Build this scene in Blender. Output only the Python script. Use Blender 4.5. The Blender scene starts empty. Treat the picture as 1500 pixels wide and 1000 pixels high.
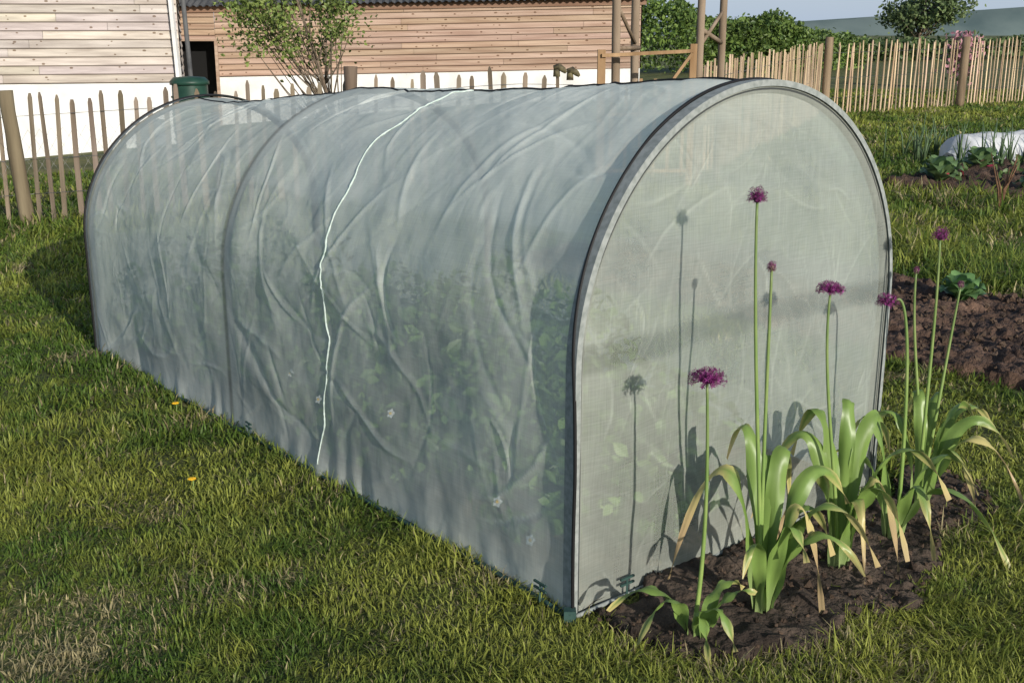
import bpy, math, random
import numpy as np
from mathutils import Vector, Matrix
rng=np.random.default_rng(7); random.seed(7)
scn=bpy.context.scene
# ------------------------------------------------------------ helpers
def gz(x):
    return 0.08*np.clip(x,-9.0,0.0)
def vnoise(x,y,seed=0):
    x=np.asarray(x,float); y=np.asarray(y,float)
    xi=np.floor(x).astype(np.int64); yi=np.floor(y).astype(np.int64)
    fx=x-xi; fy=y-yi; fx=fx*fx*(3-2*fx); fy=fy*fy*(3-2*fy)
    def h(a,b):
        n=(a*374761393+b*668265263+seed*974634777)&0x7fffffff
        n=((n^(n>>13))*1274126177)&0x7fffffff
        n=(n^(n>>16))&0xffff
        return n/65535.0
    return (h(xi,yi)*(1-fx)+h(xi+1,yi)*fx)*(1-fy)+(h(xi,yi+1)*(1-fx)+h(xi+1,yi+1)*fx)*fy
def fbm(x,y,seed=0,o=4):
    s=0;a=.5;t=0
    for i in range(o):
        s=s+a*vnoise(x*2**i,y*2**i,seed+i*13); t+=a; a*=.5
    return s/t
def link(o,parent=None):
    scn.collection.objects.link(o)
    if parent: o.parent=parent
    return o
def empty(name):
    e=bpy.data.objects.new(name,None); e.empty_display_size=.1
    return link(e)
def quads_obj(name,verts,quads,mats,col=None,parent=None,smooth=False,uv=None,midx=None):
    verts=np.asarray(verts,np.float32).reshape(-1,3); quads=np.asarray(quads,np.int32).reshape(-1,4)
    me=bpy.data.meshes.new(name)
    me.vertices.add(len(verts)); me.vertices.foreach_set('co',verts.ravel())
    me.loops.add(quads.size); me.loops.foreach_set('vertex_index',quads.ravel())
    me.polygons.add(len(quads))
    me.polygons.foreach_set('loop_start',np.arange(0,quads.size,4,dtype=np.int32))
    me.polygons.foreach_set('loop_total',np.full(len(quads),4,np.int32))
    if midx is not None: me.polygons.foreach_set('material_index',np.asarray(midx,np.int32))
    me.polygons.foreach_set('use_smooth',np.full(len(quads),smooth,bool))
    me.update(calc_edges=True)
    if col is not None:
        a=me.color_attributes.new('Col','FLOAT_COLOR','POINT')
        c=np.ones((len(verts),4),np.float32); c[:,:3]=np.asarray(col).reshape(len(verts),-1)[:,:3]
        a.data.foreach_set('color',c.ravel())
    if uv is not None:
        l=me.uv_layers.new(name='UVMap'); l.data.foreach_set('uv',np.asarray(uv,np.float32)[quads.ravel()].ravel())
    for m in (mats if isinstance(mats,list) else [mats]): me.materials.append(m)
    return link(bpy.data.objects.new(name,me),parent)

class MB:
    def __init__(s): s.v=[];s.f=[];s.m=[];s.c=[];s.sm=[]
    def add(s,vs,fs,m=0,col=(1,1,1),smooth=False):
        o=len(s.v); s.v+= [tuple(p) for p in vs]
        if isinstance(col,list): s.c+=col
        else: s.c+=[tuple(col)]*len(vs)
        s.f+=[tuple(i+o for i in f) for f in fs]; s.m+=[m]*len(fs); s.sm+=[smooth]*len(fs)
    def box(s,c,size,m=0,rot=None,col=(1,1,1),taper=1.0):
        hx,hy,hz=[q/2 for q in size]; vs=[]
        for z in(-1,1):
            k=taper if z>0 else 1
            for x,y in((-1,-1),(1,-1),(1,1),(-1,1)):
                p=Vector((x*hx*k,y*hy*k,z*hz))
                if rot is not None: p=rot@p
                vs.append(p+Vector(c))
        s.add(vs,[(3,2,1,0),(4,5,6,7),(0,1,5,4),(1,2,6,5),(2,3,7,6),(3,0,4,7)],m,col)
    def beam(s,a,b,w,d,m=0,col=(1,1,1)):
        a=Vector(a);b=Vector(b);z=(b-a); L=z.length
        q=z.to_track_quat('Z','Y').to_matrix()
        s.box((a+b)/2,(w,d,L),m,q,col)
    def tube(s,pts,rad,m=0,n=8,col=(1,1,1),cap=True,cols=None):
        pts=[Vector(p) for p in pts]; k=len(pts)
        if not hasattr(rad,'__len__'): rad=[rad]*k
        vs=[];cc=[];up=None
        for i,p in enumerate(pts):
            t=(pts[min(i+1,k-1)]-pts[max(i-1,0)]).normalized()
            if up is None:
                up=Vector((0,0,1)) if abs(t.z)<.9 else Vector((1,0,0))
            x=t.cross(up)
            if x.length<1e-5: x=t.orthogonal()
            x.normalize(); y=x.cross(t).normalized(); up=y
            for j in range(n):
                a=2*math.pi*j/n
                vs.append(p+(x*math.cos(a)+y*math.sin(a))*rad[i]); cc.append(tuple(cols[i]) if cols else tuple(col))
        fs=[(i*n+j,i*n+(j+1)%n,(i+1)*n+(j+1)%n,(i+1)*n+j) for i in range(k-1) for j in range(n)]
        if cap: fs+=[tuple(range(n-1,-1,-1)),tuple((k-1)*n+j for j in range(n))]
        s.add(vs,fs,m,cc,True)
    def lathe(s,prof,c,m=0,n=20,col=(1,1,1)):
        vs=[(c[0]+r*math.cos(2*math.pi*j/n),c[1]+r*math.sin(2*math.pi*j/n),c[2]+z) for r,z in prof for j in range(n)]
        fs=[(i*n+j,i*n+(j+1)%n,(i+1)*n+(j+1)%n,(i+1)*n+j) for i in range(len(prof)-1) for j in range(n)]
        s.add(vs,fs,m,col,True)
    def obj(s,name,mats,parent=None):
        me=bpy.data.meshes.new(name); me.from_pydata(s.v,[],s.f); 
        me.polygons.foreach_set('material_index',s.m); me.polygons.foreach_set('use_smooth',s.sm)
        a=me.color_attributes.new('Col','FLOAT_COLOR','POINT')
        c=np.ones((len(s.v),4),np.float32); c[:,:3]=np.array(s.c).reshape(-1,3); a.data.foreach_set('color',c.ravel())
        for m in (mats if isinstance(mats,list) else [mats]): me.materials.append(m)
        me.update()
        return link(bpy.data.objects.new(name,me),parent)

def mat(name,c1,c2=None,scale=10,rough=.8,bump=0,bscale=None,usecol=False,trans=0,stretch=None,spec=.3,detail=6,metal=0,coord='Object'):
    m=bpy.data.materials.new(name); m.use_nodes=True; nt=m.node_tree; N=nt.nodes; Lk=nt.links
    b=N['Principled BSDF']; b.inputs['Roughness'].default_value=rough; b.inputs['Specular IOR Level'].default_value=spec; b.inputs['Metallic'].default_value=metal
    tc=N.new('ShaderNodeTexCoord'); vec=tc.outputs[coord]
    if stretch:
        mp=N.new('ShaderNodeMapping'); mp.inputs['Scale'].default_value=stretch; Lk.new(vec,mp.inputs[0]); vec=mp.outputs[0]
    c2=c2 or c1
    nz=N.new('ShaderNodeTexNoise'); nz.inputs['Scale'].default_value=scale; nz.inputs['Detail'].default_value=detail; Lk.new(vec,nz.inputs['Vector'])
    r=N.new('ShaderNodeValToRGB'); r.color_ramp.elements[0].position=.35; r.color_ramp.elements[1].position=.65
    r.color_ramp.elements[0].color=(*c1,1); r.color_ramp.elements[1].color=(*c2,1); Lk.new(nz.outputs[0],r.inputs[0])
    out=r.outputs[0]
    if usecol:
        at=N.new('ShaderNodeAttribute'); at.attribute_name='Col'
        mx=N.new('ShaderNodeMix'); mx.data_type='RGBA'; mx.blend_type='MULTIPLY'; mx.inputs[0].default_value=1
        Lk.new(out,mx.inputs[6]); Lk.new(at.outputs[0],mx.inputs[7]); out=mx.outputs[2]
    Lk.new(out,b.inputs['Base Color'])
    if bump:
        n2=N.new('ShaderNodeTexNoise'); n2.inputs['Scale'].default_value=bscale or scale*3; n2.inputs['Detail'].default_value=8; Lk.new(vec,n2.inputs['Vector'])
        bp=N.new('ShaderNodeBump'); bp.inputs['Strength'].default_value=1; bp.inputs['Distance'].default_value=bump; Lk.new(n2.outputs[0],bp.inputs['Height']); Lk.new(bp.outputs[0],b.inputs['Normal'])
    if trans:
        t=N.new('ShaderNodeBsdfTranslucent'); Lk.new(out,t.inputs[0]); ms=N.new('ShaderNodeMixShader'); ms.inputs[0].default_value=trans
        Lk.new(b.outputs[0],ms.inputs[1]); Lk.new(t.outputs[0],ms.inputs[2]); Lk.new(ms.outputs[0],N['Material Output'].inputs[0])
    return m
W1=(1,1,1)
M_blade=mat('grass_blade',W1,rough=.55,usecol=True,trans=.35,spec=.25)
M_ground=mat('ground_turf',(.045,.060,.015),(.135,.135,.042),scale=1.3,rough=.95,bump=.03,bscale=25)
M_soil=mat('soil',(.034,.024,.017),(.095,.070,.050),scale=9,rough=.95,bump=.015,bscale=70,usecol=True)
M_leaf=mat('leaf',W1,rough=.45,usecol=True,trans=.3,spec=.35)
M_pale=mat('chestnut_pale',(.20,.16,.12),(.46,.39,.31),scale=7,rough=.85,bump=.004,bscale=60,usecol=True,stretch=(1,1,.12))
M_board=mat('weathered_board',(.38,.335,.30),(.56,.51,.46),scale=5,rough=.85,bump=.004,bscale=40,usecol=True,stretch=(.15,1,3))
M_board2=mat('larch_board',(.30,.205,.15),(.43,.325,.25),scale=5,rough=.85,bump=.004,bscale=40,usecol=True,stretch=(.15,1,3))
M_white=mat('white_render',(.60,.59,.57),(.78,.77,.75),scale=2,rough=.9,bump=.006,bscale=30)
M_dark=mat('dark_interior',(.006,.006,.006),rough=.9)
M_roof=mat('corrugated_roof',(.05,.052,.055),(.10,.10,.10),scale=4,rough=.7)
M_bark=mat('bark',(.10,.075,.055),(.22,.18,.14),scale=20,rough=.9,bump=.006,usecol=True)
M_bin=mat('green_plastic',(.012,.04,.028),(.018,.055,.038),scale=6,rough=.45)
M_wire=mat('wire',(.25,.25,.25),rough=.4,metal=.8)

# ------------------------------------------------------------ world, sun, camera
sd=Vector((-.505,.85,-.33)).normalized()
sun=bpy.data.lights.new('sun','SUN'); sun.energy=5.0; sun.angle=math.radians(.5); sun.color=(1,.94,.84)
so=link(bpy.data.objects.new('sun',sun)); so.rotation_euler=sd.to_track_quat('-Z','Y').to_euler(); so.location=(6,-10,6)
w=bpy.data.worlds.new('World'); scn.world=w; w.use_nodes=True
WN=w.node_tree.nodes; WL=w.node_tree.links
sk=WN.new('ShaderNodeTexSky'); sk.sky_type='NISHITA'; sk.sun_disc=False
sk.sun_elevation=math.asin(-sd.z); sk.sun_rotation=math.atan2(-sd.x,-sd.y); sk.dust_density=1.0; sk.ozone_density=1.5; sk.air_density=1.0
bg=WN['Background']; bg.inputs[1].default_value=.15
tc=WN.new('ShaderNodeTexCoord'); sx_=WN.new('ShaderNodeSeparateXYZ'); WL.new(tc.outputs['Generated'],sx_.inputs[0])
mr=WN.new('ShaderNodeMapRange'); mr.inputs['From Min'].default_value=0; mr.inputs['From Max'].default_value=.3; mr.inputs['To Min'].default_value=.9; mr.inputs['To Max'].default_value=0; WL.new(sx_.outputs[2],mr.inputs['Value'])
mw=WN.new('ShaderNodeMix'); mw.data_type='RGBA'; WL.new(mr.outputs[0],mw.inputs[0]); WL.new(sk.outputs[0],mw.inputs[6]); mw.inputs[7].default_value=(2.9,3.6,4.7,1)
WL.new(mw.outputs[2],bg.inputs[0])
cam=bpy.data.cameras.new('camera'); co=link(bpy.data.objects.new('camera',cam)); scn.camera=co
cam.sensor_width=36; cam.lens=36*1653/1500; cam.clip_end=6000; cam.clip_start=.05
co.location=(0,0,1.4); co.rotation_euler=(math.radians(90-15.2),0,0)
scn.view_settings.view_transform='Standard'; scn.view_settings.look='None'; scn.view_settings.exposure=0

# ------------------------------------------------------------ frames
A=np.array([.152,2.53]); Wd=np.array([.768,.641]); Td=np.array([-.597,.802]); To=np.array([-.641,.767])
TL=3.8; TW=1.296
def st(x,y):
    dx=x-A[0];dy=y-A[1]; return dx*Wd[0]+dy*Wd[1], dx*To[0]+dy*To[1]
Minv=np.linalg.inv(np.array([[Wd[0],Td[0]],[Wd[1],Td[1]]]))
def tst(x,y):
    dx=x-A[0];dy=y-A[1]; return Minv[0,0]*dx+Minv[0,1]*dy, Minv[1,0]*dx+Minv[1,1]*dy
def in_poly(x,y,poly):
    r=np.zeros(np.shape(x),bool); n=len(poly); j=n-1
    for i in range(n):
        xi,yi=poly[i];xj,yj=poly[j]
        c=((yi>y)!=(yj>y))&(x<(xj-xi)*(y-yi)/(yj-yi+1e-12)+xi); r^=c; j=i
    return r
PATCH=[(.18,2.60),(.22,2.45),(.33,2.32),(.50,2.27),(.68,2.36),(.86,2.54),(1.06,2.72),(1.28,2.96),(1.42,3.18),(1.48,3.42),(1.38,3.58),(1.20,3.50),(1.15,3.36)]
def patch_mask(x,y):
    return in_poly(x+(vnoise(x*7,y*7,3)-.5)*.16+(vnoise(x*30,y*30,5)-.5)*.06,y+(vnoise(x*7,y*7,4)-.5)*.16+(vnoise(x*26,y*26,6)-.5)*.05,PATCH)
def soil_mask(x,y):
    s,t=tst(x,y); a=(s>-.005)&(s<TW+.03)&(t>-.02)&(t<TL+.03)
    b=patch_mask(x,y)
    x=x+(vnoise(x*9,y*9,3)-.5)*.14; y=y+(vnoise(x*9,y*9,4)-.5)*.14
    s,t=st(x,y); c=(s>2.65)&(s<4.15)&(t<3.6); d=(s>7.8)&(s<10.6)&(t<4.2)
    return a|b|c|d

# ------------------------------------------------------------ ground sheet
xs=np.concatenate([-np.geomspace(3000,12,14),np.linspace(-11,11,45),np.geomspace(12,3000,14)])
ys=np.concatenate([np.array([-300,-100,-40,-15,-6]),np.linspace(-3,30,67),np.geomspace(32,5000,16)])
X,Y=np.meshgrid(xs,ys); Z=gz(X)
nx=len(xs);ny=len(ys); I=np.arange(nx*ny).reshape(ny,nx)
Q=np.stack([I[:-1,:-1],I[:-1,1:],I[1:,1:],I[1:,:-1]],-1).reshape(-1,4)
quads_obj('ground',np.stack([X,Y,Z],-1),Q,M_ground)

# ------------------------------------------------------------ soil sheets
def soil_grid(name,P0,ex,ey,La,Lb,step,clip,amp,seed,tint=(1,1,1),base=.006):
    na=int(La/step)+1; nb=int(Lb/step)+1
    a,b=np.meshgrid(np.linspace(0,La,na),np.linspace(0,Lb,nb))
    x=P0[0]+a*ex[0]+b*ey[0]; y=P0[1]+a*ex[1]+b*ey[1]
    h=fbm(x*7,y*7,seed,5); h2=np.abs(fbm(x*28,y*28,seed+50,3)-.5)*2; h3=np.clip(fbm(x*19,y*19,seed+80,2)-.55,0,1)*3
    z=gz(x)+base+amp*(h-.35)*1.6+amp*.55*h2+amp*.6*h3
    m=clip(x,y)
    z=np.where(m,z,gz(x)-.02)
    I=np.arange(na*nb).reshape(nb,na)
    Q=np.stack([I[:-1,:-1],I[:-1,1:],I[1:,1:],I[1:,:-1]],-1).reshape(-1,4)
    keep=m.ravel()[Q].any(1); Q=Q[keep]
    c=(.6+.75*fbm(x*3,y*3,seed+9,3))*(.75+.5*vnoise(x*55,y*55,seed+4)); col=np.stack([c*tint[0],c*tint[1],c*tint[2]],-1)
    return quads_obj(name,np.stack([x,y,z],-1).reshape(-1,3),Q,M_soil,col=col.reshape(-1,3),smooth=True)
soil_grid('flower_bed_soil',(.0,2.05),(1,0),(0,1),1.75,1.75,.0075,patch_mask,.028,21,(.95,.95,1.0))
soil_grid('tunnel_bed_soil',tuple(A+Wd*.01),Wd,Td,TW-.02,TL,.03,lambda x,y:np.ones_like(x,bool),.03,31,(1.3,1.3,1.3))
B0=A+2.62*Wd-3*To
def bedm(s0,s1,t1):
    def f(x,y):
        s,t=st(x,y); j=(vnoise(x*6,y*6,8)-.5)*.14
        return (s+j>s0)&(s+j<s1)&(t+j<t1)
    return f
soil_grid('vegetable_bed_soil',tuple(B0),Wd,To,1.7,6.8,.015,bedm(2.65,4.15,3.6),.050,41,(1.35,1.12,1.08),.02)
B1=A+7.7*Wd-5*To
soil_grid('far_vegetable_bed_soil',tuple(B1),Wd,To,3.2,9.5,.05,bedm(7.8,10.6,4.2),.10,51,(1.3,1.1,1.05),.02)
def clods():
    r=np.random.default_rng(4); V=[];F=[];C=[]
    base=np.array([(0,0,1),(1,0,0),(0,1,0),(-1,0,0),(0,-1,0),(0,0,-1)],float)
    fs=[(0,1,2),(0,2,3),(0,3,4),(0,4,1),(5,2,1),(5,3,2),(5,4,3),(5,1,4)]
    for k in range(3200):
        if k<1900: x,y=r.uniform(.1,1.6),r.uniform(2.1,3.7); ok=bool(patch_mask(np.array(x),np.array(y))); sz=r.uniform(.003,.010)*(2 if r.random()<.03 else 1); z0=.024
        else: p=A+r.uniform(2.7,4.1)*Wd+r.uniform(-2,2.5)*To; x,y=p; ok=True; sz=r.uniform(.008,.024); z0=.050
        if not ok: continue
        q=r.normal(size=(3,3)); q,_=np.linalg.qr(q); v=(base*r.uniform(.6,1.3,(6,1))*sz)@q; o=len(V)*6
        V.append(v+np.array([x,y,z0])); F+= [tuple(i+o for i in f) for f in fs]; c=r.uniform(.7,1.4); C+=[(c*1.15,c*1.05,c)]*6
    mb=MB(); mb.v=[tuple(p) for v in V for p in v]; mb.f=F; mb.m=[0]*len(F); mb.sm=[False]*len(F); mb.c=C
    mb.obj('soil_clods',[M_soil])
clods()

# ------------------------------------------------------------ lawn blades
def lawn():
    N0=2000000
    D=np.exp(rng.uniform(math.log(1.55),math.log(30),N0)); ang=rng.uniform(-1,1,N0)*math.radians(33)
    x=D*np.tan(ang); y=D
    keep=rng.uniform(0,1,N0)<np.where(D<3.2,(D/3.2)**1.0,1)*.42
    sm=soil_mask(x,y); inb=sm&patch_mask(x,y)&(rng.uniform(0,1,N0)<.012)
    keep&=(~sm)|inb
    keep&=(y<np.where(x>1.5,30,16))
    cl=fbm(x*4.1,y*4.1,77,3); keep&=rng.uniform(0,1,N0)<.26+1.25*(cl-.12)
    x=x[keep];y=y[keep];D=D[keep];n=len(x)
    s,t=st(x,y)
    tall=np.clip(fbm(x*2.6,y*2.6,5,3)*2.6-.9,0,1.6)
    region=((s>4.2)&(s<5.6)|(s>6.9)&(s<7.8))*2.0*fbm(x*1.7,y*1.7,55,2) + (s>4.15)*.25
    nf=np.exp(-((y-10.6)/.35)**2)*(x<1)*1.6
    region=region+nf
    us,ut=tst(x,y)
    edge=np.exp(-((us+.05)/.06)**2)*((ut>0)&(ut<TL))*.8*vnoise(x*6,y*6,2)
    wild=(rng.uniform(0,1,n)<.05)*rng.uniform(.3,1.2,n)
    L=rng.uniform(.012,.040,n)*(1+.9*tall+region*1.0+edge+wild)*np.clip(D/4,1,1.8)
    wd=rng.uniform(.0009,.0026,n)*np.clip(D/2.4,1,9)
    th=rng.uniform(0,2*np.pi,n)*.75+fbm(x*5,y*5,99,2)*9
    lean=rng.uniform(.25,1.7,n)
    dirx=np.cos(th);diry=np.sin(th); tw=rng.uniform(-.8,.8,n); px=-np.sin(th+tw);py=np.cos(th+tw)
    z0=gz(x)-.004
    v=np.zeros((n,6,3),np.float32)
    prof=[(0,0,1.0),(.55,.35,.85),(1,1,.10)]
    for k,(h,l,ww) in enumerate(prof):
        cx=x+dirx*L*lean*l*.75; cy=y+diry*L*lean*l*.75; cz=z0+L*h*(1-.33*lean*h)
        v[:,k*2,0]=cx-px*wd*ww; v[:,k*2,1]=cy-py*wd*ww; v[:,k*2,2]=cz
        v[:,k*2+1,0]=cx+px*wd*ww; v[:,k*2+1,1]=cy+py*wd*ww; v[:,k*2+1,2]=cz
    b=np.arange(n)[:,None]*6
    q=np.concatenate([b+np.array([[0,1,3,2]]),b+np.array([[2,3,5,4]])],1).reshape(-1,4)
    r=rng.uniform(0,1,n); patch=fbm(x*1.1,y*1.1,15,3); p2=fbm(x*3.3,y*3.3,19,3); p3=fbm(x*9,y*9,29,2)
    g1=np.array([.080,.138,.022]);g2=np.array([.26,.285,.055]);st_=np.array([.42,.36,.19])
    mixf=np.clip((patch-.5)*2.2+(p3-.5)*1.3+.20+r*.5,0,1)[:,None]
    c=g1*(1-mixf)+g2*mixf
    dry=(rng.uniform(0,1,n)<.07+np.clip(p2-.61,0,1)*3.8)[:,None]
    c=np.where(dry,st_*rng.uniform(.5,1.1,n)[:,None],c)*(.7+.6*rng.uniform(0,1,n)[:,None])
    v[:,:,2]=np.where(dry[:,0,None]&(rng.uniform(0,1,n)<.6)[:,None],z0[:,None]+(v[:,:,2]-z0[:,None])*.45,v[:,:,2])
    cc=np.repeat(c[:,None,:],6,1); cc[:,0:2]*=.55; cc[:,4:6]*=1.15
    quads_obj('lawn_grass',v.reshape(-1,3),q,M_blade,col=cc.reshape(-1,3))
    print('blades',n)
lawn()

# ------------------------------------------------------------ net tunnel
R=TW/2; HS=.63; PER=2*HS+math.pi*R
def arch(v):
    v=np.asarray(v,float)
    a=np.clip((v-HS)/R,0,math.pi)
    s=np.where(v<HS,0,np.where(v>PER-HS,TW,R-R*np.cos(a)))
    z=np.where(v<HS,v,np.where(v>PER-HS,PER-v,HS+R*np.sin(a)))
    ns=np.where(v<HS,-1,np.where(v>PER-HS,1,-np.cos(a))); nz=np.where((v<HS)|(v>PER-HS),0,np.sin(a))
    return s,z,ns,nz
def tunnel_pt(s,t,z):
    x=A[0]+s*Wd[0]+t*Td[0]; y=A[1]+s*Wd[1]+t*Td[1]
    zz=gz(x)+z*(1-.055*np.clip(t/TL,0,1)); return x,y,zz
def creases(U,V,n,lenr,ampr,wr,dirf,seed,bendr=.9):
    r=np.random.default_rng(seed); d=np.zeros_like(U); op=np.zeros_like(U)
    u0,u1=U.min(),U.max();v0,v1=V.min(),V.max()
    for k in range(n):
        p=np.array([r.uniform(u0,u1),r.uniform(v0,v1)]); ang=dirf(r,p); L=r.uniform(*lenr); am=(ampr[0]+(ampr[1]-ampr[0])*r.random()**2.2)*r.choice([1,-1],p=[.65,.35]); wdt=r.uniform(*wr); bend=r.uniform(-bendr,bendr)
        K=7; q=p.copy(); a=ang-bend/2
        x0,x1=q[0]-L-.1,q[0]+L+.1;y0,y1=q[1]-L-.1,q[1]+L+.1
        msk=(U>x0)&(U<x1)&(V>y0)&(V<y1)
        if not msk.any(): continue
        u=U[msk];v=V[msk]; best=np.full_like(u,9.);bt=np.zeros_like(u)
        for i in range(K):
            e=np.array([math.cos(a),math.sin(a)])*L/K
            tt=np.clip(((u-q[0])*e[0]+(v-q[1])*e[1])/(e@e),0,1)
            dd=np.hypot(u-q[0]-tt*e[0],v-q[1]-tt*e[1]); m=dd<best
            best=np.where(m,dd,best); bt=np.where(m,(i+tt)/K,bt); q=q+e; a+=bend/K+r.normal(0,.10)
        prof=np.sin(np.pi*np.clip(bt,0,1))**.7
        g=np.exp(-(best/wdt)**2)*prof
        d[msk]+=am*g; op[msk]+=np.exp(-(best/(wdt*.42))**2)*prof*abs(am)/ampr[1]
    return d,op
def net_mat(name,opac,c1,c2,tl_=.42,bump=.4):
    m=bpy.data.materials.new(name); m.use_nodes=True; nt=m.node_tree;N=nt.nodes;L=nt.links; N.remove(N['Principled BSDF'])
    uv=N.new('ShaderNodeUVMap'); 
    def noise(sc,st,det=4,rot=0):
        mp=N.new('ShaderNodeMapping'); mp.inputs['Scale'].default_value=st; mp.inputs['Rotation'].default_value=(0,0,rot); L.new(uv.outputs[0],mp.inputs[0])
        n=N.new('ShaderNodeTexNoise'); n.inputs['Scale'].default_value=sc; n.inputs['Detail'].default_value=det; L.new(mp.outputs[0],n.inputs['Vector']); return n
    def math_(op,a,b=None,c=None):
        n=N.new('ShaderNodeMath'); n.operation=op
        for i,q in enumerate((a,b,c)):
            if q is None: continue
            if isinstance(q,(int,float)): n.inputs[i].default_value=q
            else: L.new(q,n.inputs[i])
        return n.outputs[0]
    at=N.new('ShaderNodeAttribute'); at.attribute_name='Col'
    sep=N.new('ShaderNodeSeparateColor'); L.new(at.outputs[0],sep.inputs[0])
    n1=noise(2.2,(1,1,1)); n2=noise(1,(9,260,1),2); n3=noise(1,(300,9,1),2)
    cl=noise(9,(1.2,1,1),6,.3)
    f=math_('ADD',math_('MULTIPLY',n1.outputs[0],.30),math_('MULTIPLY',n2.outputs[0],.15))
    f=math_('ADD',f,math_('MULTIPLY',n3.outputs[0],.17)); f=math_('ADD',f,math_('MULTIPLY',cl.outputs[0],.16))
    f=math_('ADD',math_('SUBTRACT',f,.39),opac)
    f=math_('ADD',f,sep.outputs[0]); f=math_('MINIMUM',math_('MAXIMUM',f,.2),.97)
    ra=N.new('ShaderNodeMix'); ra.data_type='RGBA'; ra.inputs[6].default_value=(*c1,1); ra.inputs[7].default_value=(*c2,1); L.new(n1.outputs[0],ra.inputs[0])
    mc=N.new('ShaderNodeMix'); mc.data_type='RGBA'; mc.blend_type='MULTIPLY'; mc.inputs[0].default_value=1
    cg=N.new('ShaderNodeCombineColor'); 
    for i in range(3): L.new(sep.outputs[1],cg.inputs[i])
    L.new(ra.outputs[2],mc.inputs[6]); L.new(cg.outputs[0],mc.inputs[7])
    d=N.new('ShaderNodeBsdfDiffuse'); L.new(mc.outputs[2],d.inputs[0])
    tl=N.new('ShaderNodeBsdfTranslucent'); L.new(mc.outputs[2],tl.inputs[0])
    m1=N.new('ShaderNodeMixShader'); m1.inputs[0].default_value=tl_; L.new(d.outputs[0],m1.inputs[1]); L.new(tl.outputs[0],m1.inputs[2])
    tr=N.new('ShaderNodeBsdfTransparent'); tr.inputs[0].default_value=(.97,.98,.97,1)
    m2=N.new('ShaderNodeMixShader'); L.new(f,m2.inputs[0]); L.new(tr.outputs[0],m2.inputs[1]); L.new(m1.outputs[0],m2.inputs[2])
    bp=N.new('ShaderNodeBump'); bp.inputs['Distance'].default_value=.008; bp.inputs['Strength'].default_value=bump; L.new(cl.outputs[0],bp.inputs['Height'])
    for s in(d,tl): L.new(bp.outputs[0],s.inputs['Normal'])
    L.new(m2.outputs[0],N['Material Output'].inputs[0]); return m
M_net=net_mat('insect_mesh',.535,(.80,.86,.80),(.88,.92,.87),.40)
M_net_end=net_mat('insect_mesh_end',.38,(.62,.66,.58),(.72,.76,.68))
M_sleeve=mat('grey_hoop_sleeve',(.19,.21,.20),(.28,.30,.29),scale=60,rough=.9)
M_black=mat('black_piping',(.008,.008,.009),rough=.6)
M_cord=mat('pale_seam_tape',(.60,.72,.66),(.72,.80,.76),scale=60,rough=.8,trans=.3)
M_hem=mat('dark_green_hem',(.02,.05,.045),(.035,.075,.065),scale=30,rough=.6)
M_steel=mat('hoop_tube',(.05,.055,.055),rough=.5)

tun=empty('garden_net_tunnel')
NU,NV=560,400
u,v=np.meshgrid(np.linspace(0,TL,NU),np.linspace(0,PER,NV))
def dside(r,p):
    c=r.random()
    if c<.34: return r.normal(math.pi/2,.35)
    if c<.58: return r.normal(.35,.35)
    if c<.76: return r.normal(-.6,.4)
    return r.uniform(0,math.pi)
d1,o1=creases(u,v,480,(.12,.75),(.0008,.0062),(.005,.016),dside,3,1.5)
d2,o2=creases(u,v,22,(.6,1.3),(.004,.011),(.03,.08),dside,4)
hoops=[0,2.09,TL]
pin=np.minimum.reduce([np.abs(u-h) for h in hoops]); pinf=1-np.exp(-(pin/.10)**2)
_,zz,_,nzz=arch(v)
sag=-.034*nzz*np.sin(np.pi*np.clip(np.where(u<2.09,u/2.09,(u-2.09)/(TL-2.09)),0,1))**.8
und=(fbm(u*1.5+9,v*1.9,61,3)-.5)*.060+(fbm(u*5,v*4.,62,3)-.5)*.016+(fbm(u*14,v*12.,65,3)-.5)*.004
bot=np.exp(-(np.minimum(v,PER-v)/.11)**2)
gath=bot*(.007*np.sin(u*40+9*fbm(u*3,v*0,9,2))*vnoise(u*4,v*0,37)+ .030*(vnoise(u*2.2,v*0,33)-.2))
disp=sag+pinf*(und+d1+d2)+gath*pinf+.004
s,z,ns,nzv=arch(v)
s=s+ns*disp; z=z+nzv*disp; z=np.maximum(z,.004)
x,y,zw=tunnel_pt(s,u,z)
bnd=HS+.30+.035*(fbm(u*2,u*0,81,3)-.5)*2+.03*u
lit_zone=1/(1+np.exp(-(v-bnd)/.008))*(v<PER-HS)*np.clip((2.09-u)/.05,0.25,1)  # sunlit upper zone imitated by raised net opacity with a stepped edge
op=np.clip(o1*.24+o2*.05,0,.34)*pinf+bot*.22+lit_zone*.17+np.exp(-(pin/.03)**2)*.06
op+=.16*(fbm(u*1.2,v*1.2,71,3)-.5)+.08*np.clip((u-2.09)*3,0,1)
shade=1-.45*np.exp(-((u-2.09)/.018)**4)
I=np.arange(NU*NV).reshape(NV,NU); Q=np.stack([I[:-1,:-1],I[1:,:-1],I[1:,1:],I[:-1,1:]],-1).reshape(-1,4)
quads_obj('net_cover',np.stack([x,y,zw],-1).reshape(-1,3),Q,M_net,col=np.stack([np.clip(op,-.2,1),shade,shade],-1).reshape(-1,3),smooth=True,uv=np.stack([u,v],-1).reshape(-1,2),parent=tun)
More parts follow.
